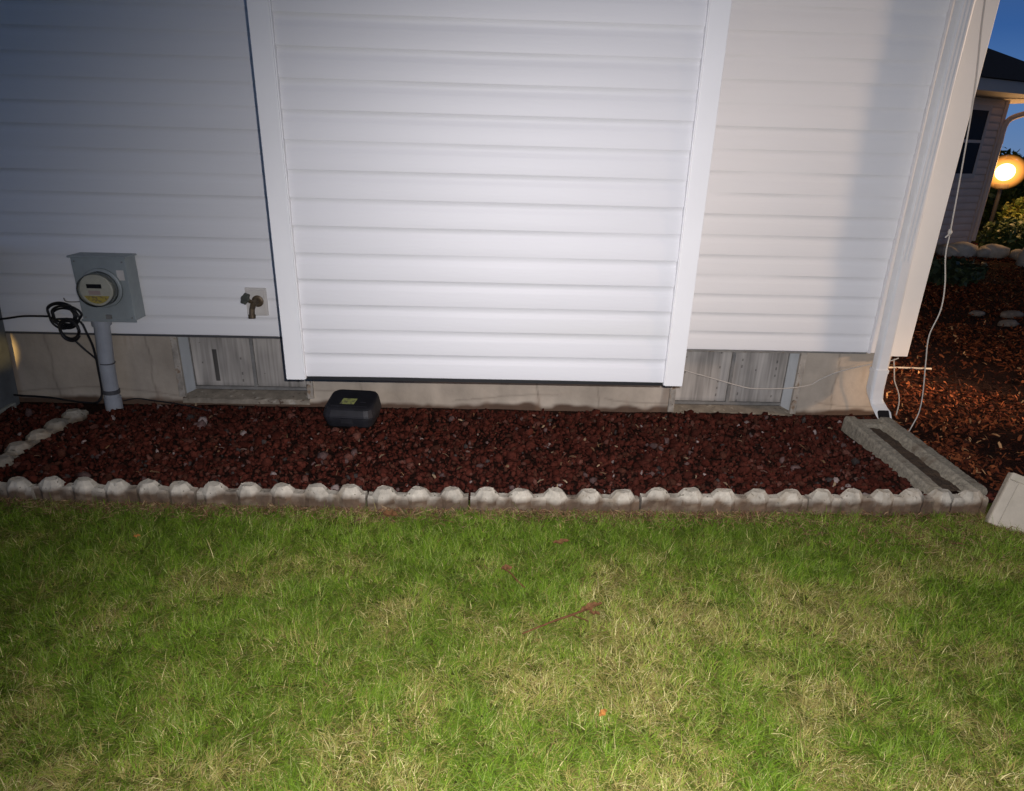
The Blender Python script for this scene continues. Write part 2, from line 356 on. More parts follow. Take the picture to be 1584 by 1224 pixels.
for a in [(-3.6, WL[0], 0.40), (WL[1], WR[0], 0.40), (WR[1], 2.232, 0.385)]: fb.box(a[0], a[1], 0.033, 0.26, -0.06, a[2])
fb.box(WL[0], WL[1], 0.033, 0.26, -0.06, WL[2]-0.002).box(WR[0], WR[1], 0.033, 0.26, -0.06, WR[2]-0.002).box(2.0, 2.232, 0.262, 7, -0.06, 0.385)
fb.build('foundation_core', M['concrete'], house, cols=np.array([0.30, 0.265, 0.22]))

# basement windows
def window(x0, x1, z0, z1, mullx, seed, slot=None, lab=None):
    W = empty('basement_window', ((x0+x1)/2, 0.03, z0), parent=house)
    if lab: W['label'] = lab
    X = lambda x: x-(x0+x1)/2
    t = 0.034; yo = 0.014-0.03
    fr = MB()
    fr.box(X(x0), X(x0)+t, yo, yo+0.022, -0.0, z1-z0).box(X(x1)-t, X(x1), yo, yo+0.022, 0.0, z1-z0)
    fr.box(X(x0)+t, X(x1)-t, yo+0.003, yo+0.022, z1-z0-0.022, z1-z0)
    fr.build('frame', M['peel'], W, bevel=0.003)
    for sgn, xe in ((1, X(x0)+t), (-1, X(x1)-t)):                 # splayed reveals of the buck
        rv = MB()
        a, b = xe-sgn*0.004, xe+sgn*0.022
        rv.add([(a, yo+0.0225, 0.012), (b, 0.085, 0.012), (b, 0.085, z1-z0-0.02), (a, yo+0.0225, z1-z0-0.02), (a-sgn*0.02, yo+0.0225, 0.012), (a-sgn*0.02, 0.085, 0.012), (a-sgn*0.02, 0.085, z1-z0-0.02), (a-sgn*0.02, yo+0.0225, z1-z0-0.02)],
               [(0, 1, 2, 3), (4, 7, 6, 5), (0, 4, 5, 1), (3, 2, 6, 7), (0, 3, 7, 4), (1, 5, 6, 2)])
        rv.build('reveal', M['reveal'], W)
    sl = MB()                                                     # sloping sill with broken paint
    xs = np.linspace(X(x0)+t*0.6, X(x1)-t*0.6, 60)
    Vs = []
    for i, xx in enumerate(xs):
        n = 0.006*(vnoise(xx*40, 0, seed)-0.5)
        Vs += [(xx, yo-0.012+n, -0.03), (xx, yo-0.008+n*1.4, -0.004+n), (xx, 0.045, 0.010), (xx, 0.075, 0.014), (xx, 0.075, -0.03)]
    Fs = [(i*5+j, i*5+(j+1) % 5, (i+1)*5+(j+1) % 5, (i+1)*5+j) for i in range(59) for j in range(5)]
    sl.add(Vs, Fs); sl.build('sill', M['sill'], W)
    # sash frame
    yg = 0.088
    sa = MB(); xa, xb, zb = X(x0)+t+0.02, X(x1)-t-0.02, z1-z0
    sa.box(xa-0.03, xb+0.03, yg-0.014, yg+0.012, 0.016, 0.032).box(xa-0.03, xb+0.03, yg-0.012, yg+0.012, zb-0.045, zb-0.0)
    sa.box(xa-0.03, xa+0.002, yg-0.013, yg+0.011, 0.0325, zb-0.0455).box(xb-0.002, xb+0.03, yg-0.013, yg+0.011, 0.0325, zb-0.0455)
    sa.build('sash', M['alu'], W)
    mx = X(mullx)
    MB().box(mx-0.009, mx+0.009, yg-0.017, yg+0.006, 0.0325, zb-0.0455).build('mullion', M['alu'], W, bevel=0.002)
    for (a, b, dy) in ((xa, mx-0.009, 0.0), (mx+0.009, xb, -0.003)):
        nx, nz = 150, 90
        GX, GZ = np.meshgrid(np.linspace(a, b, nx), np.linspace(0.033, zb-0.046, nz))
        x = GX.ravel(); z = GZ.ravel()
        st = fbm(x*38, z*2.2, seed+3); st2 = fbm(x*120, z*5, seed+4); cl = fbm(x*7, z*7, seed+6)
        f = 0.46+0.80*st+0.45*(st2-0.5)+0.5*(cl-0.5)
        ctop = np.array([0.40, 0.375, 0.34]); col = ctop[None, :]*f[:, None]
        dash = np.zeros(x.size)
        for xd, dens in ((a+0.15*(b-a), 0.30), (a+0.80*(b-a), 0.60), (a+0.42*(b-a), 0.15)):
            on = (np.sin(z*150+xd*40) > 0.35)*(vnoise(z*30, z*0+xd*90, seed+7) > 1-dens)
            dash = np.maximum(dash, np.exp(-((x-xd-0.003*np.sin(z*9))/0.0035)**2)*on)
        grime = np.clip((0.055-z)/0.03, 0, 1)*(0.4+cl*0.5)
        col = col*(1-0.7*dash[:, None])*(1-0.45*grime[:, None])
        if slot and a < slot < b:
            col[(np.abs(x-slot-0.0) < 0.013) & (z > 0.06) & (z < 0.245)] *= 0.22
        V = np.stack([GX, GX*0+yg+dy, GZ], -1).reshape(-1, 3)
        r, c = np.meshgrid(np.arange(nz-1), np.arange(nx-1), indexing='ij'); q = (r*nx+c).ravel()
        npmesh('pane', V, np.stack([q, q+1, q+1+nx, q+nx], -1), M['pane'], W, cols=col)
    MB().box(xa-0.04, xb+0.04, yg+0.015, yg+0.03, 0, zb).build('backing_board', M['dark'], W)
window(*WL, -1.308, 60, slot=-1.530+1.3425, lab='left basement window with a dark slot in its dusty pane')
window(*WR, 1.386, 80, lab='right basement window behind the sagging white wire')

# bump-out (projecting chase)
bo = empty('bump_out', (0, -0.40, 0.475), parent=house); bo['label'] = 'projecting rectangular bump-out clad in white siding'
yb = -0.785; ZB = 0.475
def inbo(o): o.location = (0, 0.40, -0.475); return o
inbo(siding('siding', -0.752, 0.752, ZB+0.003, 3.25, yb, bo, 33, wob=0.0016, dep=0.62))
q = siding('siding', 0.0, 0.78, ZB+0.003, 3.25, 0, bo, 34); q.location = (0.812, -0.38, -0.475); q.rotation_euler = (0, 0, math.radians(90))
q = siding('siding', 0.0, 0.78, ZB+0.003, 3.25, 0, bo, 35); q.location = (-0.812, 0.40, -0.475); q.rotation_euler = (0, 0, math.radians(-90))
inbo(MB().box(-0.806, 0.806, yb+0.004, 0.012, ZB+0.012, 3.2).build('core', M['black'], bo))
for s in (-1, 1):
    xo, xi = s*0.826, s*0.752
    t = MB().box(min(xo, xi), max(xo, xi), yb-0.024, yb-0.001, ZB-0.009, 3.24)
    t.box(min(xo, s*0.811), max(xo, s*0.811), yb-0.0005, yb+0.07, ZB-0.009, 3.24)
    t.box(min(xi, s*0.745), max(xi, s*0.745), yb-0.027, yb-0.002, ZB-0.006, 3.24)
    inbo(t.build('corner_trim', M['trim'], bo, bevel=0.0025))
inbo(MB().box(-0.744, 0.744, yb-0.010, yb+0.004, ZB-0.012, ZB+0.0025).build('shadow_strip', M['black'], bo))  # black strip standing in for the flash shadow below the bump-out

# ================================================================== DOWNSPOUT
ds = empty('downspout', (2.10, -0.06, 0.07), 'white ribbed downspout at the house corner emptying onto the splash block', 'downspout')
def rrect(w, d, z=0):
    p = []; 
    for k, (sx, sy) in enumerate(((1, 1), (-1, 1), (-1, -1), (1, -1))):
        for a in (0, 45, 90):
            an = math.radians(a+90*k); p.append((sx*(w/2-0.012)+0.012*math.cos(an), sy*(d/2-0.012)+0.012*math.sin(an)))
    # ribs on the front
    return p
def sweep(path, w, d):
    rings = []
    for i, (p, ang) in enumerate(path):          # ang: tilt about the x axis, section normal follows
        c, s_ = math.cos(ang), math.sin(ang)
        rings.append([(p[0]+u, p[1]+v*c, p[2]+v*s_) for (u, v) in rrect(w, d)])
    return rings
X0 = 2.088; YD = -0.068
pp = MB().loft(sweep([((X0+0.03, YD, 3.25), 0), ((X0+0.012, YD, 1.7), 0), ((X0+0.022, YD, 0.9), 0), ((X0+0.035, YD, 0.30), 0)], 0.066, 0.058))
pp.loft(sweep([((X0+0.035, YD, 0.298), 0), ((X0+0.035, YD, 0.318), 0)], 0.079, 0.069))
for k in (-0.018, 0.0, 0.018): pp.box(X0+k-0.003+0.014, X0+k+0.003+0.014, YD-0.0315, YD-0.0285, 0.9, 3.2)
o = pp.build('pipe', M['trim_warm'], ds); o.location = (-2.10, 0.06, -0.07)
el = [((X0+0.035, YD, 0.315), 0), ((X0+0.037, YD, 0.20), 0), ((X0+0.040, YD-0.008, 0.165), math.radians(22)), ((X0+0.045, YD-0.030, 0.135), math.radians(42)), ((X0+0.055, YD-0.085, 0.095), math.radians(52)), ((X0+0.06, YD-0.105, 0.083), math.radians(52))]
rg = sweep(el, 0.074, 0.064)
ebm = MB(); n = len(rg[0]); Vv = [v for g in rg for v in g]; Ff = []
for i in range(len(rg)-1):
    for kk in range(n):
        a = i*n+kk; b = i*n+(kk+1) % n; Ff.append((a, b, b+n, a+n))
ebm.add(Vv, Ff); o = ebm.build('elbow', M['trim_warm'], ds, smooth=False); o.location = (-2.10, 0.06, -0.07)
o = MB().loft(sweep([((X0+0.0555, YD-0.087, 0.0935), math.radians(52)), ((X0+0.0575, YD-0.0935, 0.089), math.radians(52))], 0.066, 0.056)).build('opening', M['dark'], ds); o.location = (-2.10, 0.06, -0.07)
# ================================================================== ELECTRIC METER
em = empty('electric_meter', (-1.92, -0.02, 0.0), 'grey steel electric meter box with round glass meter and conduit', 'meter')
def L_(o, e=em): o.location = -e.location; return o
L_(MB().box(-2.045, -1.785, -0.118, -0.018, 0.515, 0.828).box(-2.055, -1.775, -0.128, -0.016, 0.8285, 0.838).box(-2.052, -1.778, -0.123, -0.1185, 0.508, 0.522).build('box', M['meter_box'], em, bevel=0.004))
def disc_ring(cx, cz, prof, n=40):            # revolve around the y axis: prof of (radius, y)
    b = MB(); b.loft([[(cx+r*math.cos(2*math.pi*i/n), y, cz+r*math.sin(2*math.pi*i/n)) for i in range(n)] for r, y in prof]); return b
for (x, z) in ((-2.03, 0.53), (-1.80, 0.53), (-2.03, 0.81), (-1.80, 0.81)): L_(MB().tube([(x, -0.1185, z), (x, -0.1215, z)], 0.004, 8).build('screw', M['alu'], em))
L_(MB().box(-1.835, -1.800, -0.1195, -0.1183, 0.72, 0.77).build('warning_label', M['plate'], em))
L_(MB().box(-1.925, -1.900, -0.128, -0.1185, 0.524, 0.545).build('hasp', M['alu'], em))
CX, CZ = -1.915, 0.682
rg_ = L_(disc_ring(CX, CZ, [(0.098, -0.1185), (0.098, -0.132), (0.092, -0.136), (0.088, -0.136)]).build('socket_ring', M['meter_box'], em, smooth=False))
gl = L_(disc_ring(CX, CZ, [(0.084, -0.1365), (0.082, -0.185), (0.078, -0.205), (0.068, -0.214), (0.05, -0.219), (0.02, -0.221)]).build('glass_cover', M['glass'], em, smooth=True))
face_m = mat('meter_face', (0.44, 0.43, 0.36), 0.5, var=(30, 0.85, 1.05))
L_(disc_ring(CX, CZ, [(0.080, -0.1375), (0.079, -0.178), (0.075, -0.180)]).build('dial_face', face_m, em))
fo = [o for o in em.children if o.name.startswith('dial_face')][0]
def onface(b, name, m): o = b.build(name, m, fo); o.location = (0, 0, 0); return o
onface(MB().box(CX-0.040, CX+0.030, -0.1835, -0.1805, CZ+0.010, CZ+0.030), 'display', M['dark'])
ylw = mat('brass_label', (0.42, 0.33, 0.07), 0.45, patches=[(70, 0.5, 0.08, (0.22, 0.17, 0.08))])
yb_ = MB(); pts = [(CX+0.066*math.cos(a), CZ+0.066*math.sin(a)) for a in np.linspace(math.radians(205), math.radians(335), 16)]
yb_.loft([[(x, -0.1805, z) for x, z in pts], [(x, -0.183, z) for x, z in pts]]); onface(yb_, 'rating_label', ylw)
onface(MB().box(CX-0.036, CX+0.02, -0.1825, -0.1805, CZ-0.022, CZ-0.002), 'text_label', mat('pinkish_label', (0.36, 0.28, 0.26), 0.5))
cpth = [(-1.985, -0.075, 0.508), (-1.990, -0.075, 0.42), (-2.002, -0.078, 0.25), (-2.010, -0.080, -0.03)]
L_(MB().tube(spline(cpth, 5), 0.037, 20).tube([(-1.985, -0.075, 0.514), (-1.985, -0.075, 0.478)], 0.045, 20).build('conduit', M['conduit'], em, smooth=False))
L_(MB().tube([(-2.008, -0.0795, 0.0), (-2.0065, -0.0795, 0.085)], 0.0415, 20).build('coupling', M['conduit'], em))
L_(MB().tube([(-2.0060, -0.0795, 0.105), (-2.005, -0.0790, 0.127)], 0.0405, 20).build('strap', M['strap'], em))
L_(MB().tube([(-1.9985, -0.077, 0.273), (-1.9980, -0.077, 0.279)], 0.0385, 20).build('seam_band', M['strap'], em))

# black coiled cable
ck = []
ck += [(-3.2, -0.05, 0.44), (-2.75, -0.05, 0.475), (-2.52, -0.045, 0.490), (-2.40, -0.045, 0.508), (-2.30, -0.05, 0.512)]
cx0, cz0 = -2.195, 0.515
for i in range(5):
    rx = 0.060+0.006*math.sin(i*2.1); rz = 0.062-0.004*i; ox = 0.012*i-0.006; oz = 0.012*math.sin(i*1.7)
    for kx in range(12):
        a = math.pi+2*math.pi*kx/12
        ck.append((cx0+ox+rx*math.cos(a)*(1.15 if math.sin(a) < 0 else 1), -0.05-0.006*i, cz0+oz+rz*math.sin(-a)*(1.0 if math.sin(-a) > 0 else 1.1)+0.002*i))
ck += [(-2.10, -0.075, 0.50), (-2.07, -0.075, 0.43), (-2.062, -0.06, 0.34), (-2.066, -0.055, 0.22), (-2.075, -0.05, 0.10), (-2.10, -0.06, 0.045), (-2.2, -0.055, 0.040), (-2.36, -0.05, 0.062), (-2.51, -0.045, 0.068), (-2.56, -0.04, 0.07)]
cb = empty('cable_coil', (-2.19, -0.05, 0.5), 'black cable coiled beside the meter box with tails to wall and ground', 'cable')
o = MB().tube(spline(ck, 5), 0.0055, 8).build('cable', M['black'], cb, smooth=True); o.location = -cb.location
lp = []
for i in range(3):
    for kx in range(14):
        a = 2*math.pi*kx/14; lp.append((-2.148+0.006*i+0.047*math.cos(a), -0.088-0.007*i, 0.455+0.006*math.sin(i*2)+0.052*math.sin(a)))
o = MB().tube(spline(lp, 4), 0.0065, 8).build('small_loop', M['black'], cb, smooth=True); o.location = -cb.location
o = MB().tube(spline([(-2.14, -0.085, 0.405), (-2.10, -0.07, 0.34), (-2.068, -0.05, 0.285), (-2.050, -0.045, 0.24), (-2.05, -0.045, 0.15), (-2.08, -0.05, 0.08), (-2.11, -0.06, 0.03)], 6), 0.0048, 8).build('tail', M['black'], cb, smooth=True); o.location = -cb.location
o = MB().tube(spline([(-2.19, -0.012, 0.60), (-2.16, -0.03, 0.585), (-2.05, -0.03, 0.592)], 5), 0.003, 6).build('tie_wire', M['alu'], cb, smooth=True); o.location = -cb.location
gw = MB().tube(spline([(-1.97, -0.05, 0.05), (-1.90, -0.045, 0.062), (-1.82, -0.05, 0.055), (-1.72, -0.06, 0.047), (-1.62, -0.09, 0.045), (-1.5, -0.12, 0.03)], 6), 0.0035, 6).build('ground_wire', M['black'], smooth=True)
props(gw, 'thin dark wire lying along the foundation right of the conduit', 'wire')

# ================================================================== FAUCET
fa = empty('garden_faucet', (-1.2, -0.02, 0.60), 'weathered brass outdoor faucet on a cream mounting block in the siding', 'faucet')
def Lf(o): o.location = -fa.location+(Vector((0.010, 0.0, 0.010)) if o.name.split('.')[0] in ('flange', 'spigot', 'handle') else Vector((0, 0, 0))); return o
Lf(MB().box(-1.258, -1.150, -0.022, -0.010, 0.530, 0.676).box(-1.246, -1.162, -0.030, -0.0225, 0.540, 0.666).build('mounting_block', M['plate'], fa, bevel=0.003))
Lf(disc_ring(-1.203, 0.600, [(0.030, -0.0305), (0.030, -0.036), (0.022, -0.040)], 20).build('flange', M['brass'], fa))
Lf(MB().tube([(-1.203, -0.038, 0.600), (-1.203, -0.075, 0.602), (-1.204, -0.100, 0.595), (-1.205, -0.118, 0.575), (-1.206, -0.124, 0.545)], [0.013, 0.015, 0.0145, 0.013, 0.014], 12).tube([(-1.206, -0.124, 0.552), (-1.206, -0.126, 0.533)], 0.0175, 12)
   .tube([(-1.203, -0.085, 0.60), (-1.222, -0.115, 0.625)], 0.010, 10).build('spigot', M['brass'], fa, smooth=False))
hb = MB(); hc = Vector((-1.226, -0.121, 0.630)); ax = Vector((-0.5, -0.75, 0.55)).normalized(); u_ = ax.orthogonal().normalized(); v_ = ax.cross(u_)
hb.loft([[hc+ax*t + (u_*math.cos(a)+v_*math.sin(a))*(r*(1+0.09*math.cos(6*a))) for a in [2*math.pi*i/36 for i in range(36)]] for r, t in ((0.024, 0.0), (0.029, 0.003), (0.029, 0.010), (0.022, 0.013))])
Lf(hb.build('handle', M['wheel'], fa))

# ================================================================== STOOP (left edge)
st_ = empty('stoop', (-2.8, -0.6, 0), 'dark grey stoop side wall standing at the left end of the bed', 'stoop')
o = MB().add([(-2.56, -0.004, -0.05), (-2.56, -1.3, -0.05), (-3.5, -1.3, -0.05), (-3.5, -0.004, -0.05), (-2.498, -0.022, 0.82), (-2.498, -1.3, 0.82), (-3.5, -1.3, 0.82), (-3.5, -0.022, 0.82)],
        [(0, 3, 2, 1), (4, 5, 6, 7), (0, 1, 5, 4), (1, 2, 6, 5), (2, 3, 7, 6), (3, 0, 4, 7)]).build('side_wall', M['stoop'], st_, bevel=0.006); o.location = -st_.location
o = MB().box(-2.575, -2.535, -1.3, -0.06, -0.02, 0.035).build('footing', mat('pale_footing', (0.30, 0.32, 0.29), 0.8, var=(10, 0.7, 1.1)), st_, bevel=0.006); o.location = -st_.location
MB().box(-3.55, -2.47, -1.32, -0.03, 0.8205, 0.87).build('cap', M['slab'], st_, bevel=0.008).location = -st_.location

# ================================================================== BAIT STATION
bs = empty('bait_station', (-0.70, -0.215, 0.022), 'black plastic box with a yellow sticker on the red rocks by the foundation', 'rodent box', rz=math.radians(-5))
def orect(w, d, c, z, dy=0, n=4, sl=0.0):
    p = []
    for k, (sx, sy) in enumerate(((1, 1), (-1, 1), (-1, -1), (1, -1))):
        for a in np.linspace(0, 90, n):
            an = math.radians(a+90*k); y = sy*(d/2-c)+c*math.sin(an)+dy
            p.append((sx*(w/2-c)+c*math.cos(an), y, z+sl*y))
    return p
MB().loft([orect(0.215, 0.165, 0.03, 0.0), orect(0.238, 0.19, 0.04, 0.012), orect(0.258, 0.208, 0.045, 0.045), orect(0.264, 0.213, 0.046, 0.058)]).build('body', M['bait'], bs, bevel=0.002)
lid = MB().loft([orect(0.258, 0.206, 0.044, 0.0595), orect(0.270, 0.218, 0.047, 0.062), orect(0.266, 0.214, 0.046, 0.076, sl=0.03), orect(0.250, 0.194, 0.042, 0.110, 0.004, sl=0.12), orect(0.238, 0.178, 0.04, 0.122, 0.006, sl=0.18), orect(0.222, 0.160, 0.036, 0.126, 0.008, sl=0.19)]).build('lid', M['bait'], bs, bevel=0.0015)
def topz(y, h=0.0): return 0.126+0.19*y+h
def toppad(x0, x1, y0, y1, h, sk=0.0):
    return MB().add([(x0, y0, topz(y0, -0.002)), (x1, y0, topz(y0, -0.002)), (x1+sk, y1, topz(y1, -0.002)), (x0+sk, y1, topz(y1, -0.002)), (x0, y0, topz(y0, h)), (x1, y0, topz(y0, h)), (x1+sk, y1, topz(y1, h)), (x0+sk, y1, topz(y1, h))],
                    [(0, 3, 2, 1), (4, 5, 6, 7), (0, 1, 5, 4), (1, 2, 6, 5), (2, 3, 7, 6), (3, 0, 4, 7)])
toppad(-0.050, 0.022, -0.048, 0.002, 0.0012, 0.006).build('sticker', M['sticker'], lid)
toppad(0.052, 0.080, -0.030, -0.020, 0.004).build('lock_cover', M['bait'], lid)
toppad(-0.095, 0.095, -0.0685, -0.0635, 0.003).build('lid_rib', M['bait'], lid)
MB().box(-0.03, 0.03, -0.1085, -0.103, 0.034, 0.056).build('latch', M['bait'], bs)

# ================================================================== SCALLOPED EDGING
PITCH = 0.1313
def edging_mesh(n, seed):
    """n humps, local x from 0 to n*PITCH, centred on y=0, top about 0.1"""
    V = []; F = []; C = []; rr = random.Random(seed)
    def put(vs, fs):
        k0 = len(V); V.extend(vs); F.extend([tuple(i+k0 for i in f) for f in fs])
    # web, with an uneven, worn upper edge
    ns = n*8; hw = 0.024
    vs = []; fs = []
    for i in range(ns+1):
        x = 0.003+(n*PITCH-0.006)*i/ns; j = 0.004*(rr.random()-0.5); d = 0.003*(rr.random()-0.5)
        vs += [(x, -hw+d, -0.05), (x, -hw+d, 0.058+j), (x, -hw+0.008, 0.068+j), (x, hw-0.008, 0.068+j), (x, hw, 0.058+j), (x, hw, -0.05)]
    for i in range(ns):
        for j in range(6): fs.append((i*6+j, i*6+(j+1) % 6, (i+1)*6+(j+1) % 6, (i+1)*6+j))
    fs += [tuple(range(5, -1, -1)), tuple(ns*6+j for j in range(6))]
    put(vs, fs)
    for h in range(n):
        cx = (h+0.5)*PITCH+0.004*(rr.random()-0.5); s = 1+0.06*(rr.random()-0.5)
        rings = []
        for r, z in ((0.055, -0.05), (0.055, 0.030), (0.054, 0.060), (0.049, 0.071), (0.030, 0.095), (0.026, 0.0965)):
            rings.append([(cx+r*s*math.cos(a)*1.02*(1+0.03*(rr.random()-0.5)), r*s*math.sin(a)*0.70, z+0.006*(rr.random()-0.5)) for a in [math.radians(22.5+45*i) for i in range(8)]])
        nn = 8; vs = [v for g in rings for v in g]; fs = []
        for i in range(len(rings)-1):
            for kk in range(nn):
                a = i*nn+kk; b = i*nn+(kk+1) % nn; fs.append((a, b, b+nn, a+nn))
        fs.append(tuple(range(nn-1, -1, -1))); fs.append(tuple((len(rings)-1)*nn+kk for kk in range(nn)))
        put(vs, fs)
    me = bpy.data.meshes.new('scalloped_edging'); me.from_pydata(V, [], F); me.update()
    bm = bmesh.new(); bm.from_mesh(me); bmesh.ops.subdivide_edges(bm, edges=[e_ for e_ in bm.edges if e_.calc_length() > 0.02], cuts=3, use_grid_fill=True); bm.to_mesh(me); bm.free()
    P = np.array([v.co[:] for v in me.vertices])
    nz = fbm(P[:, 0]*40+seed*3, P[:, 2]*40+P[:, 1]*31, seed)-0.5
    P[:, 1] += nz*0.009; P[:, 2] += (fbm(P[:, 0]*30, P[:, 1]*30, seed+2)-0.5)*0.009
    me.vertices.foreach_set('co', P.astype(np.float32).ravel())
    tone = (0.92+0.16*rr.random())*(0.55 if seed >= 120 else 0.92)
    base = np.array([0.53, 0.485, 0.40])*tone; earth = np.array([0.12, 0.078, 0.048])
    lim = 0.073+0.018*(fbm(P[:, 0]*20, P[:, 0]*0, seed+5)-0.5)*2
    t = np.clip((lim-P[:, 2])/0.022, 0, 1)[:, None]*np.where(P[:, 1] < 0.01, 1, 0.8)[:, None]
    f = (0.62+0.76*fbm(P[:, 0]*22, P[:, 2]*18+P[:, 1]*12, seed+8))[:, None]
    cols = (base*(1-t)+earth*t)*f
    a = me.color_attributes.new('Col', 'FLOAT_COLOR', 'POINT'); c = np.ones((len(P), 4), np.float32); c[:, :3] = cols; a.data.foreach_set('color', c.ravel())
    me.materials.append(M['block'])
    return me
rows = [  # x start, humps, dz, tilt, label
    (-2.47, 5, -0.004, 0.3, 'scalloped edging block at the far left end of the front row, partly out of view'),
    (-1.815, 5, 0.000, 0.2, 'dim scalloped edging block, second from the left of the front row'),
    (-1.159, 5, -0.002, -0.3, 'scalloped edging block with brown soil stains, third from the left of the front row'),
    (-0.472, 3, -0.003, 0.1, 'short three-hump edging block in front of and right of the black box'),
    (-0.058, 5, -0.002, 0.1, 'brightest scalloped edging block in the middle of the front row'),
    (0.640, 5, 0.006, 0.2, 'scalloped edging block standing slightly higher, right of the middle block'),
    (1.338, 6, 0.003, -0.3, 'last scalloped edging block at the right end beneath the splash block'),
]
starts = [r[0] for r in rows]+[2.115]
for i, (x, n, dz, tilt, lab) in enumerate(rows):
    o = bpy.data.objects.new('edging_block', edging_mesh(n, 100+i)); COL.objects.link(o)
    xm = x+n*PITCH/2; o.location = (x, EY+rowy(x)+random.uniform(-0.004, 0.004), dz-0.004); o.rotation_euler = (0, math.radians(tilt*0.6), math.atan2(rowy(starts[i+1])-rowy(x), starts[i+1]-x)+math.radians(random.uniform(-0.3, 0.3))); o.scale = ((starts[i+1]-x-0.003)/(n*PITCH), 1, 1)
    props(o, lab, 'edging block', 'scalloped concrete blocks edging the rock bed')
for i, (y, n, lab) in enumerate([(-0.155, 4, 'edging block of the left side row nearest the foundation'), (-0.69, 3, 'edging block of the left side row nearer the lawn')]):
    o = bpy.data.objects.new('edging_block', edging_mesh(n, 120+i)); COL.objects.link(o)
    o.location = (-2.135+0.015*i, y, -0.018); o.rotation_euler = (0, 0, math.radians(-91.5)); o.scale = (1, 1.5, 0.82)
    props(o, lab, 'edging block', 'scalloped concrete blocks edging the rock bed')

# ================================================================== SPLASH BLOCK
def splash(name, L, W, H, wall, m):
    """trough open at the front end (local -y); width tapers a little"""
    ns = 40; V = []; F = []; rr = np.random.default_rng(5)
    prof = lambda w: [(-w, -0.03), (-w+0.004, H*0.8), (-w+0.012, H), (-w+wall-0.012, H), (-w+wall, H*0.82), (-w+wall+0.02, 0.022), (w-wall-0.02, 0.022), (w-wall, H*0.82), (w-wall+0.012, H), (w-0.012, H), (w-0.004, H*0.8), (w, -0.03)]
    for i in range(ns+1):
        t = i/ns; y = -L*t; w = W/2*(1.0+0.04*t)
        P = prof(w)
        if t < 0.10:   # raised back plate
            P = [(x, z if k in (0, 1, 2, 3, 8, 9, 10, 11) else max(z, H*0.8)) for k, (x, z) in enumerate(P)]
        j = (rr.random((12, 2))-0.5)*0.0035
        V += [(x+j[k, 0], y+(rr.random()-0.5)*0.002, z+j[k, 1]+0.0) for k, (x, z) in enumerate(P)]
    for i in range(ns):
        for k in range(12): F.append((i*12+k, i*12+(k+1) % 12, (i+1)*12+(k+1) % 12, (i+1)*12+k))
    F += [tuple(range(11, -1, -1)), tuple(ns*12+k for k in range(12))]
    return mesh(name, V, F, m, bevel=0)
sb = splash('splash_block', 0.76, 0.255, 0.080, 0.070, M['splash']); sb.location = (2.035, -0.205, 0.012); sb.rotation_euler = (math.radians(0.4), 0, math.radians(-1.5))
props(sb, 'long rough concrete splash block trough under the downspout', 'splash block')

sp_V = []; 
for i in range(30):
    for j in range(6):
        y = -0.06-0.66*i/29; x = (-0.062+0.124*j/5)*(1.0 if i > 2 else 0.6)
        sp_V.append((x, y, 0.032+0.020*float(fbm(x*30+5, y*22, 12))-0.05*abs(x)*0.5))
o = mesh('dirt_fill', sp_V, [(i*6+j, i*6+j+1, (i+1)*6+j+1, (i+1)*6+j) for i in range(29) for j in range(5)], M['dirt'], sb)

# tilted pale block at the right edge
tb = empty('tilted_block', (2.10, -1.14, 0.0), 'pale concrete block with a raised rim leaning at the right end of the edging', 'concrete block')
b = MB(); 
b.box(-0.20, 0.24, -0.0, 0.055, 0.0, 0.225)
b.box(-0.20, 0.24, -0.010, -0.0005, 0.195, 0.225).box(-0.20, -0.165, -0.010, -0.0005, 0.0, 0.1945).box(0.205, 0.24, -0.010, -0.0005, 0.0, 0.1945)
o = b.build('slab', M['slab'], tb, bevel=0.007); o.location = (0.20, 0.0, 0.03)
o.parent = None; o.parent = tb
o.matrix_local = Matrix.Rotation(math.radians(-24), 4, 'X') @ Matrix.Rotation(math.radians(13), 4, 'Y') @ Matrix.Translation((0.20, 0, 0.0))
tb.location = (2.045, -1.125, 0.018); tb.rotation_euler = (0, 0, math.radians(-27))

# ================================================================== ROCKS (lava bed) - uncountable
def ico(sub=1):
    bm = bmesh.new(); bmesh.ops.create_icosphere(bm, subdivisions=sub, radius=1)
    V = np.array([v.co[:] for v in bm.verts]); F = np.array([[v.index for v in f.verts] for f in bm.faces]); bm.free(); return V, F
def scatter(name, P, S, cols, m, sub=1, flat=0.75, rough=0.28, smooth=False):
    V0, F0 = ico(sub); n = len(P); nv = len(V0)
    rnd = rng.normal(size=(n, nv, 1))*rough*0.5+1
    v = V0[None]*rnd*np.stack([np.ones(n), rng.uniform(0.6, 1, n), rng.uniform(0.5, 0.95, n)*flat/0.75], -1)[:, None, :]
    # random rotation
    q = rng.normal(size=(n, 4)); q /= np.linalg.norm(q, axis=1)[:, None]
    a, b, c, d = q.T
    R = np.stack([np.stack([1-2*(c*c+d*d), 2*(b*c-a*d), 2*(b*d+a*c)], -1), np.stack([2*(b*c+a*d), 1-2*(b*b+d*d), 2*(c*d-a*b)], -1), np.stack([2*(b*d-a*c), 2*(c*d+a*b), 1-2*(b*b+c*c)], -1)], 1)
    v = np.einsum('nij,nkj->nki', R, v)*S[:, None, None]+P[:, None, :]
    F = (F0[None]+(np.arange(n)*nv)[:, None, None]).reshape(-1, 3)
    C = np.repeat(cols, nv, 0)
    return npmesh(name, v.reshape(-1, 3), F, m, cols=C, smooth=smooth)
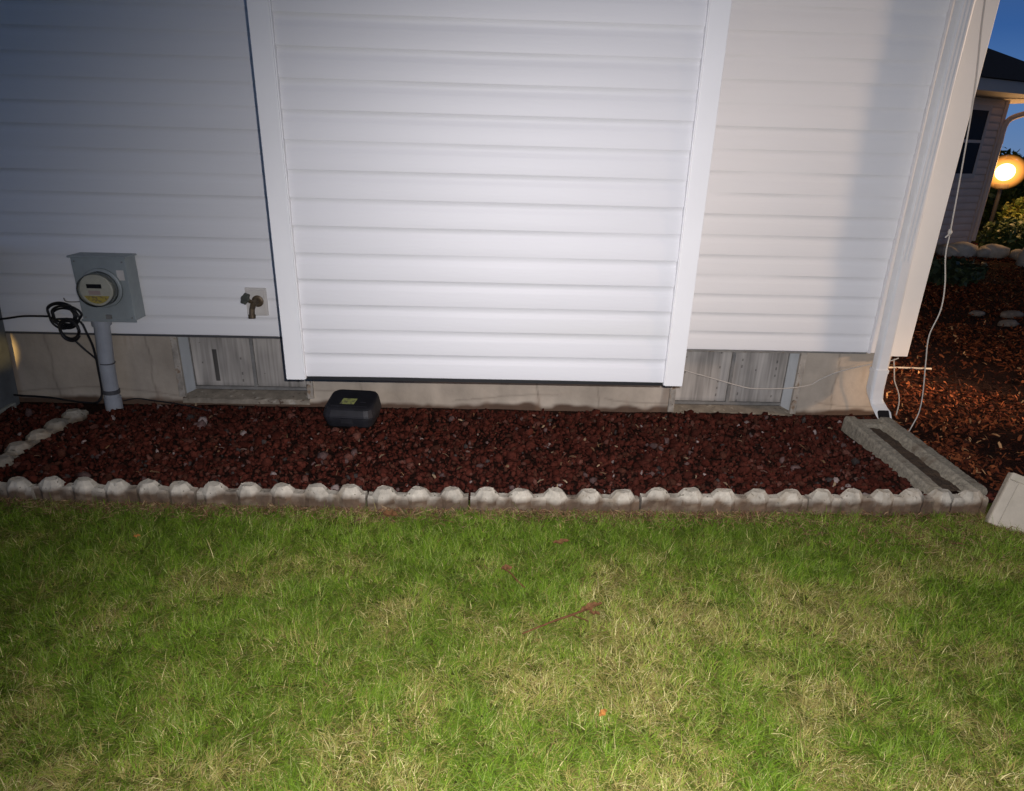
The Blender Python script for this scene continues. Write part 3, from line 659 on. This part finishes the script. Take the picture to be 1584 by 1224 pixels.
def rock_cols(n):
    base = np.array([[0.070, 0.017, 0.011], [0.048, 0.010, 0.006], [0.078, 0.020, 0.013], [0.062, 0.022, 0.014], [0.11, 0.045, 0.034], [0.11, 0.070, 0.066], [0.05, 0.042, 0.040], [0.26, 0.21, 0.20]])
    k = rng.choice(len(base), n, p=[0.36, 0.31, 0.12, 0.13, 0.045, 0.018, 0.012, 0.005])
    return base[k]*rng.uniform(0.7, 1.25, (n, 1))
N = 19000
px = rng.uniform(-3.3, 2.2, N); py = -rng.uniform(0.03, 1.0, N)
keep = ~((px > 1.885) & (px < 2.19) & (py < -0.19) & (py > -0.97)) & ~((px > -2.20) & (px < -2.08)) & (px > -2.55) & ~((np.abs(px+0.70) < 0.12) & (np.abs(py+0.215) < 0.10))
px, py = px[keep], py[keep]; n = len(px)
S = rng.lognormal(math.log(0.0100), 0.40, n).clip(0.004, 0.030)
Pz = bed_z(px, py)+S*0.45+rng.uniform(0, 0.008, n)
props(scatter('lava_rocks', np.stack([px, py, Pz], -1), S, rock_cols(n), M['rock'], rough=0.36, flat=0.55), 'loose dark red lava rock filling the bed between wall and edging', 'rocks', kind='stuff')

n = 260
lx = rng.uniform(-2.0, 1.85, n); ly = -rng.uniform(0.03, 0.95, n)
# ================================================================== MULCH right of the house
def quads(name, P, Lh, Wd, yaw, pitch, roll, cols, m, curl=0.0, segs=1):
    """thin flat chips: rectangles of length Lh and width Wd"""
    n = len(P); cy, sy = np.cos(yaw), np.sin(yaw); cp, sp = np.cos(pitch), np.sin(pitch)
    d = np.stack([cy*cp, sy*cp, sp], -1); s = np.stack([-sy*np.cos(roll), cy*np.cos(roll), np.sin(roll)], -1)
    nn = np.cross(d, s); Vs = []
    for t in np.linspace(-1, 1, segs+1):
        wv = 1.0-0.35*abs(t)
        c = P+d*(Lh*t/2)[:, None]-nn*(curl*Lh*t*t)[:, None]
        Vs.append(c-s*(Wd*wv/2)[:, None]); Vs.append(c+s*(Wd*wv/2)[:, None])
    V = np.stack(Vs, 1); k = V.shape[1]
    F = np.stack([[2*i, 2*i+1, 2*i+3, 2*i+2] for i in range(segs)], 0)[None]+(np.arange(n)*k)[:, None, None]
    return npmesh(name, V.reshape(-1, 3), F.reshape(-1, 4), m, cols=np.repeat(cols, k, 0))
n = 95000
u = rng.random(n); px = 2.25+5.9*u**1.25; py = -1.0+8.6*rng.random(n)**1.2
keepm = (fbm(px*1.8, py*1.8, 55) > 0.42+0.10*rng.random(n)) | (rng.random(n) < 0.25); px, py = px[keepm], py[keepm]; n = len(px)
mc = np.array([[0.13, 0.034, 0.014], [0.07, 0.018, 0.009], [0.24, 0.075, 0.028], [0.03, 0.011, 0.007], [0.44, 0.25, 0.12]])[rng.choice(5, n, p=[.35, .3, .2, .12, .03])]*rng.uniform(.7, 1.3, (n, 1))
pz = 0.018+0.05*(fbm(px*1.1, py*1.1, 31)-0.5)+rng.uniform(0.0, 0.022, n)
L1 = rng.uniform(0.010, 0.045, n)*(1+0.08*np.clip(py, 0, 9))
props(quads('mulch', np.stack([px, py, pz], -1), L1, rng.uniform(0.004, 0.017, n)*(1+0.08*np.clip(py, 0, 9)), rng.uniform(0, 6.28, n), rng.normal(0, 0.5, n), rng.normal(0, 0.6, n), mc, M['mulch'], curl=0.12, segs=2),
      'reddish bark mulch and leaf litter beyond the house corner', 'mulch', kind='stuff')

keepl = ~((np.abs(lx+0.70) < 0.16) & (np.abs(ly+0.215) < 0.14)); lx, ly = lx[keepl], ly[keepl]; n = len(lx)
lc = np.array([[0.20, 0.12, 0.06], [0.12, 0.07, 0.04], [0.30, 0.22, 0.14], [0.16, 0.11, 0.09]])[rng.integers(0, 4, n)]*rng.uniform(.7, 1.2, (n, 1))
props(quads('bed_litter', np.stack([lx, ly, bed_z(lx, ly)+0.022], -1), rng.uniform(0.008, 0.035, n), rng.uniform(0.003, 0.012, n), rng.uniform(0, 6.28, n), rng.normal(0, 0.3, n), rng.normal(0, 0.4, n), lc, M['mulch'], curl=0.15, segs=2),
      'small dry leaf scraps and stems lying on the red rocks', 'litter', kind='stuff')

# ================================================================== GRASS
def straw_mask(x, y):
    n1 = fbm(x*1.7+3.1, y*2.1+1.7, 71, 3); n2 = fbm(x*7, y*7, 73, 3)
    cen = np.exp(-(((x-0.05)/0.62)**2+((y+1.88)/0.34)**2))
    v = (n1-0.50)*1.8+(n2-0.5)*3.0+cen*0.90-0.40
    v = v-np.clip((y+1.45)/0.25, 0, 1)*0.55*(x < 1.2)+np.clip((x-1.3)/0.6, 0, 1)*np.clip((y+1.35)/0.25, 0, 1)*0.8
    return 1/(1+np.exp(-v*3.4))
def blades(n, x0, x1, y0, y1, name, lab):
    x = rng.uniform(x0, x1, n); y = rng.uniform(y0, y1, n)
    ry = rowy(x); edge = y > -1.105+ry+0.03*fbm(x*9, y*0, 15)
    keep = ~(edge & (rng.random(n) < 0.80)) & (y < -1.065+ry); x, y = x[keep], y[keep]; n = len(x)
    s = straw_mask(x, y); dry = rng.random(n) < (0.06+0.74*s)
    jx = x+0.03*(vnoise(x*30, y*30, 61)-0.5); jy = y+0.03*(vnoise(x*30, y*30, 62)-0.5)
    lean_dir = 6.28*_hash(np.floor(jx/0.045), np.floor(jy/0.045), 91)+rng.normal(0, 1.15, n)
    lean = np.abs(rng.normal(1.15, 0.42, n)); lean = np.where(dry, lean+0.3, lean).clip(0.1, 1.8)
    Lb = rng.uniform(0.020, 0.052, n)*(0.8+0.5*fbm(x*5, y*5, 95)); Lb = np.where(rng.random(n) < 0.04, Lb*1.6, Lb)
    Wb = rng.uniform(0.0013, 0.0030, n)
    g = np.array([[0.098, 0.178, 0.010], [0.142, 0.222, 0.018], [0.062, 0.122, 0.008], [0.205, 0.258, 0.065]])[rng.choice(4, n, p=[.4, .25, .2, .15])]
    st = np.array([[0.29, 0.262, 0.082], [0.245, 0.212, 0.056], [0.50, 0.44, 0.20], [0.155, 0.108, 0.040]])[rng.choice(4, n, p=[.38, .32, .13, .17])]
    patch = fbm(x*2.0, y*2.4, 99)[:, None]
    col = np.where(dry[:, None], st, g*(0.75+0.55*patch)+np.array([0.05, 0.03, 0.01])*s[:, None])*rng.uniform(0.78, 1.14, (n, 1))
    z = 0.0+0.016*(fbm(x*3, y*3, 3)-0.5)
    P = np.stack([x, y, z], -1); h = np.stack([np.cos(lean_dir), np.sin(lean_dir), 0*x], -1)
    side = np.stack([-np.sin(lean_dir), np.cos(lean_dir), 0*x], -1)
    tw = rng.normal(0, 0.7, n)[:, None]; side = side*np.cos(tw)+h*np.sin(tw)*0.6
    V = []; p = P.copy(); ang = lean*0.62
    segs = 3
    for i in range(segs+1):
        wv = Wb*(1-0.92*(i/segs)**1.6)
        V.append(p-side*wv[:, None]/2); V.append(p+side*wv[:, None]/2)
        p = p+(h*np.sin(ang)[:, None]+np.array([0, 0, 1.0])*np.cos(ang)[:, None])*(Lb/segs)[:, None]; ang = (ang+lean*0.38).clip(0, 1.62)
    V = np.stack(V, 1); V[:, :, 2] = np.maximum(V[:, :, 2], z[:, None]+0.001)
    k = V.shape[1]
    F = np.array([[2*i, 2*i+1, 2*i+3, 2*i+2] for i in range(segs)])[None]+(np.arange(n)*k)[:, None, None]
    tip = np.repeat(np.linspace(0.72, 1.12, segs+1), 2)
    C = col[:, None, :]*tip[None, :, None]*0+col[:, None, :]
    return npmesh(name, V.reshape(-1, 3), F.reshape(-1, 4), M['blade'], cols=C.reshape(-1, 3))
V_, F_ = [], []
g1 = blades(430000, -2.6, 2.9, -2.75, -1.01, 'grass', '')
props(g1, 'short lawn of green blades with straw-coloured dry patches', 'grass', kind='stuff')
g2 = blades(60000, -4.5, 4.5, -4.6, -2.75, 'grass', '')
props(g2, 'the lawn continuing towards the viewer', 'grass', kind='stuff')
# loose thatch between edging and lawn
n = 9000
px = rng.uniform(-2.6, 3.2, n); py = -1.07-np.abs(rng.normal(0, 0.045, n))+rowy(px); rgt_ = px > 1.2
py = np.where(rgt_, -1.07+rowy(px)-np.abs(rng.normal(0, 0.10+0.10*np.clip(px-1.2, 0, 1), n)), py)
tcx = np.array([[0.20, 0.12, 0.06], [0.32, 0.22, 0.12], [0.11, 0.065, 0.04], [0.15, 0.07, 0.04]])[rng.choice(4, n)]*rng.uniform(.7, 1.2, (n, 1))
props(quads('thatch', np.stack([px, py, 0.012+rng.uniform(0, 0.012, n)], -1), rng.uniform(0.012, 0.045, n), rng.uniform(0.0012, 0.004, n), rng.uniform(0, 6.28, n), rng.normal(0, 0.25, n), rng.normal(0, 0.4, n), tcx, M['mulch'], curl=0.1, segs=2),
      'brown dry thatch lying along the foot of the edging', 'thatch', kind='stuff')

# ================================================================== STICKS, LEAVES, WIRES
def leafmesh(name, loc, L, W, rz, m, lab, cat, parent=None, tilt=0.25, group=None):
    V = []; F = []
    for i in range(7):
        t = i/6; w_ = W*math.sin(math.pi*min(1, t*0.92+0.06))**0.8*(1+0.25*math.sin(i*2.7)); zz = 0.25*L*(t-0.5)**2+0.004*math.sin(i*1.9)
        V += [(L*(t-0.5), -w_/2, zz+w_*0.25), (L*(t-0.5), 0, zz), (L*(t-0.5), w_/2, zz+w_*0.3)]
    for i in range(6):
        for j in range(2): a = i*3+j; F.append((a, a+1, a+4, a+3))
    o = mesh(name, V, F, m, parent); s = o.modifiers.new('thick', 'SOLIDIFY'); s.thickness = 0.0008
    o.location = loc; o.rotation_euler = (tilt, -0.15, rz)
    if not parent: props(o, lab, cat, group)
    return o
tw = empty('twig', (0.26, -1.74, 0.023), 'long reddish twig with a curled dry leaf lying across the lawn', 'twig')
o = MB().tube(spline([(0.13, -1.79, 0.036), (0.18, -1.768, 0.042), (0.235, -1.742, 0.046), (0.285, -1.722, 0.050), (0.33, -1.700, 0.052), (0.385, -1.676, 0.060)], 4), [0.0022+0.0016*i/20 for i in range(21)], 6).tube(spline([(0.285, -1.722, 0.050), (0.31, -1.735, 0.050), (0.335, -1.742, 0.044)], 3), 0.0018, 5).build('stem', M['twig'], tw); o.location = Vector((-0.26, 1.74, -0.035))
leafmesh('leaf', (0.085, 0.045, 0.022), 0.065, 0.022, 0.45, M['leaf_br'], '', '', tw)
leafmesh('leaf', (0.10, 0.030, 0.012), 0.035, 0.014, -0.4, M['leaf_br'], '', '', tw)
t2 = empty('seed_stalk', (0.10, -1.53, 0.035), 'short dark stalk with a brown head near the middle of the lawn', 'stalk')
o = MB().tube(spline([(0.085, -1.505, 0.045), (0.105, -1.525, 0.04), (0.128, -1.560, 0.034), (0.145, -1.585, 0.035)], 3), 0.0022, 6).build('stem', M['twig'], t2); o.location = -t2.location
leafmesh('head', (-0.015, 0.03, 0.012), 0.032, 0.022, 0.2, M['leaf_br'], '', '', t2)
leafmesh('head', (-0.005, 0.028, 0.016), 0.022, 0.018, 1.4, M['leaf_br'], '', '', t2)
leafmesh('dead_leaf', (-0.36, -1.165, 0.045), 0.065, 0.035, -0.4, M['leaf_br'], 'brown curled leaf on the grass edge left of centre below the edging', 'leaf', group='dead leaves on the lawn')
leafmesh('dead_leaf', (0.325, -2.10, 0.045), 0.028, 0.014, 0.7, M['leaf_or'], 'small bright orange leaf low in the lawn', 'leaf', group='dead leaves on the lawn')
leafmesh('dead_leaf', (-1.25, -1.32, 0.04), 0.022, 0.012, 0.3, M['leaf_or'], 'tiny orange leaf in the dark grass at left', 'leaf', group='dead leaves on the lawn')
leafmesh('dead_leaf', (0.29, -1.33, 0.04), 0.06, 0.02, 0.1, M['leaf_br'], 'tan leaf scrap in the grass above the long twig', 'leaf', group='dead leaves on the lawn')
ww = MB().tube(spline([(0.72, -0.03, 0.36), (0.95, -0.012, 0.315), (1.08, -0.012, 0.268), (1.19, -0.014, 0.238), (1.303, -0.016, 0.208), (1.40, -0.016, 0.182), (1.49, -0.018, 0.170), (1.669, -0.018, 0.177), (1.79, -0.010, 0.196), (1.85, -0.006, 0.232), (1.93, -0.004, 0.270), (2.02, -0.006, 0.300), (2.11, -0.012, 0.325), (2.20, -0.030, 0.352), (2.235, -0.035, 0.37)], 5), 0.0034, 6).build('sagging_wire', M['wire'], smooth=True)
props(ww, 'white wire sagging across the right basement window to the corner', 'wire')
hw = empty('hanging_wire', (2.17, -0.3, 0.0), 'long pale cord hanging past the house corner down to the mulch', 'cord')
o = MB().tube(spline([(1.93, -0.28, 3.2), (2.0, -0.29, 2.5), (2.039, -0.3, 2.007), (2.090, -0.3, 1.694), (2.124, -0.3, 1.38), (2.150, -0.3, 1.083), (2.158, -0.3, 0.964), (2.193, -0.3, 0.826), (2.206, -0.3, 0.70), (2.183, -0.3, 0.569), (2.202, -0.3, 0.434), (2.232, -0.3, 0.26), (2.238, -0.3, 0.16), (2.215, -0.31, 0.09), (2.19, -0.33, 0.062)], 6), 0.0030, 6).build('cord', M['wire'], hw, smooth=True); o.location = -hw.location
o = MB().tube([(2.147, -0.3, 1.085), (2.151, -0.3, 1.07), (2.150, -0.3, 1.055)], [0.005, 0.010, 0.004], 8).tube([(2.15, -0.3, 1.065), (2.132, -0.303, 1.045)], 0.0035, 6).build('knot', M['wire'], hw, smooth=True); o.location = -hw.location
h2 = MB().tube(spline([(2.20, -0.055, 0.37), (2.205, -0.05, 0.352), (2.222, -0.05, 0.29), (2.236, -0.05, 0.24), (2.275, -0.05, 0.17), (2.292, -0.05, 0.11), (2.290, -0.055, 0.04)], 6), 0.0030, 6).build('short_wire', M['wire'], smooth=True)
props(h2, 'short pale wire dangling just under the white corner post', 'wire')
stk = MB().tube(spline([(2.45, 0.76, 0.045), (2.73, 0.773, 0.05), (3.01, 0.762, 0.05)], 4), 0.007, 8).build('pale_stick', M['wire'], smooth=True)
props(stk, 'straight pale stick lying on the mulch behind the downspout', 'stick')

# ================================================================== NEIGHBOURING HOUSE
nb = empty('neighbour_house', (7.40, 6.76, 0.0), 'neighbouring beige house with a dark hip roof beyond the mulch', 'house', rz=math.radians(24))
siding('siding', -5.0, 0.0, 0.16, 2.20, 0.0, nb, 51, M['nwall'])
MB().box(-5.0, -0.012, 0.01, 7.0, 0.0, 2.19).build('wall', M['nwall'], nb)
MB().box(-5.0, 0.0, -0.004, 0.009, 0.0, 0.155).build('foundation', mat('neighbour_foundation', (0.40, 0.35, 0.29), 0.9, var=(10, 0.8, 1.1)), nb)
MB().box(-0.06, 0.02, -0.03, -0.0175, 0.14, 2.19).build('corner_post', M['nwall'], nb)
MB().box(-5.4, 0.85, -0.55, 7.5, 2.20, 2.235).build('soffit', M['fascia'], nb)
MB().box(-5.45, 0.90, -0.60, -0.551, 2.20, 2.34).box(0.851, 0.90, -0.55, 7.5, 2.20, 2.34).build('fascia', M['fascia'], nb)
r_ = MB(); r_.add([(-5.5, -0.66, 2.345), (0.96, -0.66, 2.345), (0.96, 7.6, 2.345), (-5.5, 7.6, 2.345), (-1.9, 3.4, 4.3), (-2.6, 3.4, 4.3)], [(0, 1, 4, 5), (1, 2, 4), (2, 3, 5, 4), (3, 0, 5), (0, 3, 2, 1)]); r_.build('roof', M['shingle'], nb)
nw = MB().box(-1.05, -0.97, -0.035, -0.0175, 1.12, 2.10).box(-0.42, -0.36, -0.035, -0.0175, 1.12, 2.10).box(-0.9695, -0.4205, -0.035, -0.0175, 2.03, 2.10).box(-0.9695, -0.4205, -0.035, -0.0175, 1.12, 1.18).box(-0.9695, -0.4205, -0.033, -0.0175, 1.60, 1.64).build('window', M['fascia'], nb)
MB().box(-0.9695, -0.4205, -0.030, -0.018, 1.1805, 2.0295).build('pane', M['dark'], nw)
MB().tube(spline([(0.55, -0.58, 2.25), (0.50, -0.55, 2.15), (0.20, -0.20, 2.02), (0.04, -0.05, 1.90), (0.03, -0.04, 1.6)], 4), 0.04, 8).tube([(0.03, -0.04, 1.6), (0.03, -0.04, 0.2)], 0.035, 8).build('downspout', M['nwall'], nb)

# landscape stones at its foot
for i, (x, y, s, lab) in enumerate([(6.70, 6.15, .13, 'flat pale boulder at the left end of the stone row by the neighbouring house'), (6.95, 6.25, .19, 'second pale boulder from the left in the far stone row'), (7.22, 6.15, .12, 'third pale boulder in the far stone row, beside the house corner'), (7.42, 6.22, .18, 'rounded boulder to the right of the neighbouring house corner'), (7.60, 5.95, .11, 'boulder just left of the brightest upright stone'), (7.48, 5.55, .17, 'brightest upright stone at the right end of the far row'), (7.65, 5.5, .10, 'small dull stone beyond the brightest upright stone')]):
    V0, F0 = ico(2); rs = np.random.default_rng(200+i)
    d = 1+0.45*(fbm(V0[:, 0]*2+i*5, V0[:, 1]*2+V0[:, 2]*2.3, 300+i)-0.5)*2
    V1 = V0*d[:, None]*np.array([1.15, 0.8, 0.75 if i != 5 else 1.25])*s
    o = npmesh('boulder', V1, F0, M['stone'], smooth=False); o.location = (x, y, 0.10 if i < 5 else 0.08); o.rotation_euler = (0, 0, rs.uniform(0, 3))
    props(o, lab, 'stone', 'pale stones along the far bed')
for i, (x, y, s, lab) in enumerate([(4.58, 2.52, .05, 'small stone nearest the hanging cord in the dark mulch'), (4.60, 2.15, .06, 'left stone of the lit pair in the dark mulch'), (4.95, 2.28, .06, 'right stone of the lit pair in the dark mulch'), (4.9, 2.5, .075, 'dull grey stone at the right edge of the mulch')]):
    V0, F0 = ico(2); d = 1+0.3*(fbm(V0[:, 0]*2+i*5, V0[:, 1]*2+V0[:, 2]*2.3, 340+i)-0.5)*2
    o = npmesh('mulch_stone', V0*d[:, None]*np.array([1.5, 0.9, 0.6])*s, F0, M['dull_stone'], smooth=False); o.location = (x, y, 0.03)
    props(o, lab, 'stone', 'small stones in the mulch')

# garden lamp
gl_ = empty('garden_lamp', (8.15, 7.40, 0.0), 'glowing orange garden lamp beyond the neighbouring house', 'lamp')
o = MB().tube([(0, 0, -0.1), (0, 0, 0.98)], 0.03, 10).tube([(0, 0, 0.96), (0, 0, 1.02)], 0.10, 12).build('post', M['lampmetal'], gl_)
V0, F0 = ico(3); o = npmesh('bulb', V0*np.array([0.135, 0.135, 0.13]), F0, M['lamp_glow'], gl_, smooth=True, loc=(0, 0, 1.2))
o = npmesh('lamp_glow', V0*np.array([0.29, 0.29, 0.27]), F0, M['amber_halo'], gl_, smooth=True, loc=(0, 0, 1.2))  # see-through glowing shell added for the glare around the bulb
o = MB().tube([(0, 0, 1.387), (0, 0, 1.42)], [0.07, 0.02], 12).build('cap', M['lampmetal'], gl_)
ld = bpy.data.lights.new('garden_lamp_light', 'POINT'); ld.energy = 40; ld.color = (1.0, 0.55, 0.22); ld.shadow_soft_size = 0.12
lo = bpy.data.objects.new('garden_lamp_light', ld); COL.objects.link(lo); lo.location = (8.05, 7.10, 1.30)

# plants
def shrub(name, loc, rx, ry, rz, n, leaf, cols, lab, cat, seed, group=None, stem=True):
    rs = np.random.default_rng(seed); e = empty(name, loc, lab, cat, group)
    d = rs.normal(size=(n, 3)); d /= np.linalg.norm(d, axis=1)[:, None]
    rad = rs.random(n)**0.4*(0.72+0.5*fbm(d[:, 0]*2.5+seed, d[:, 1]*2.5+d[:, 2]*2.5, seed))
    P = d*rad[:, None]*np.array([rx, ry, rz])+np.array([0, 0, rz*0.95]); P[:, 2] = np.maximum(P[:, 2], 0.02)
    c = np.array(cols)[rs.integers(0, len(cols), n)]*rs.uniform(0.6, 1.35, (n, 1))
    o = quads('crown', P, rs.uniform(0.6, 1.3, n)*leaf, rs.uniform(0.4, 0.7, n)*leaf, rs.uniform(0, 6.28, n), rs.normal(0, 0.6, n), rs.normal(0, 0.8, n), c, M['leaf'], curl=0.15, segs=2)
    o.parent = e
    if stem:
        b = MB()
        for k in range(5):
            a = rs.uniform(0, 6.28); b.tube([(0.03*math.cos(a), 0.03*math.sin(a), -0.05), (0.3*rx*math.cos(a), 0.3*ry*math.sin(a), rz*0.7), (0.7*rx*math.cos(a), 0.7*ry*math.sin(a), rz*1.4)], [0.02, 0.014, 0.005], 6)
        b.build('trunk', M['bark'], e)
    return e
G1 = [(0.05, 0.09, 0.02), (0.035, 0.07, 0.018), (0.08, 0.12, 0.03)]
G2 = [(0.16, 0.19, 0.03), (0.10, 0.15, 0.025), (0.2, 0.2, 0.04)]
shrub('low_plant', (5.35, 4.15, 0.0), 0.42, 0.36, 0.16, 500, 0.11, [(0.05, 0.075, 0.035), (0.03, 0.05, 0.025)], 'low dark leafy plant in the mulch behind the house corner', 'plant', 1, stem=False)
shrub('shrub', (3.62, -0.95, 0.0), 0.5, 0.42, 0.40, 2400, 0.07, G1, 'unseen low shrub added beside the lawn to shade the mulch', 'shrub', 6, 'shrubs behind the mulch')  # out of view, put in to cast shade over the front mulch
shrub('shrub', (8.75, 7.35, 0.05), 0.5, 0.45, 0.42, 2600, 0.09, G2, 'yellow-green shrub lit from above by the garden lamp', 'shrub', 2, 'shrubs behind the mulch')
shrub('shrub', (8.1, 6.9, 0.0), 0.42, 0.42, 0.28, 1400, 0.08, G1, 'low dark shrub in front of the lit yellow-green one', 'shrub', 3, 'shrubs behind the mulch')
shrub('shrub', (10.6, 10.8, 0.0), 1.3, 1.1, 0.80, 5000, 0.14, G1, 'big dark shrub directly behind the garden lamp', 'shrub', 4, 'shrubs behind the mulch')
shrub('shrub', (12.6, 11.0, 0.0), 1.5, 1.2, 0.9, 4000, 0.15, G1, 'dark shrub farthest to the right behind the garden lamp', 'shrub', 5, 'shrubs behind the mulch')
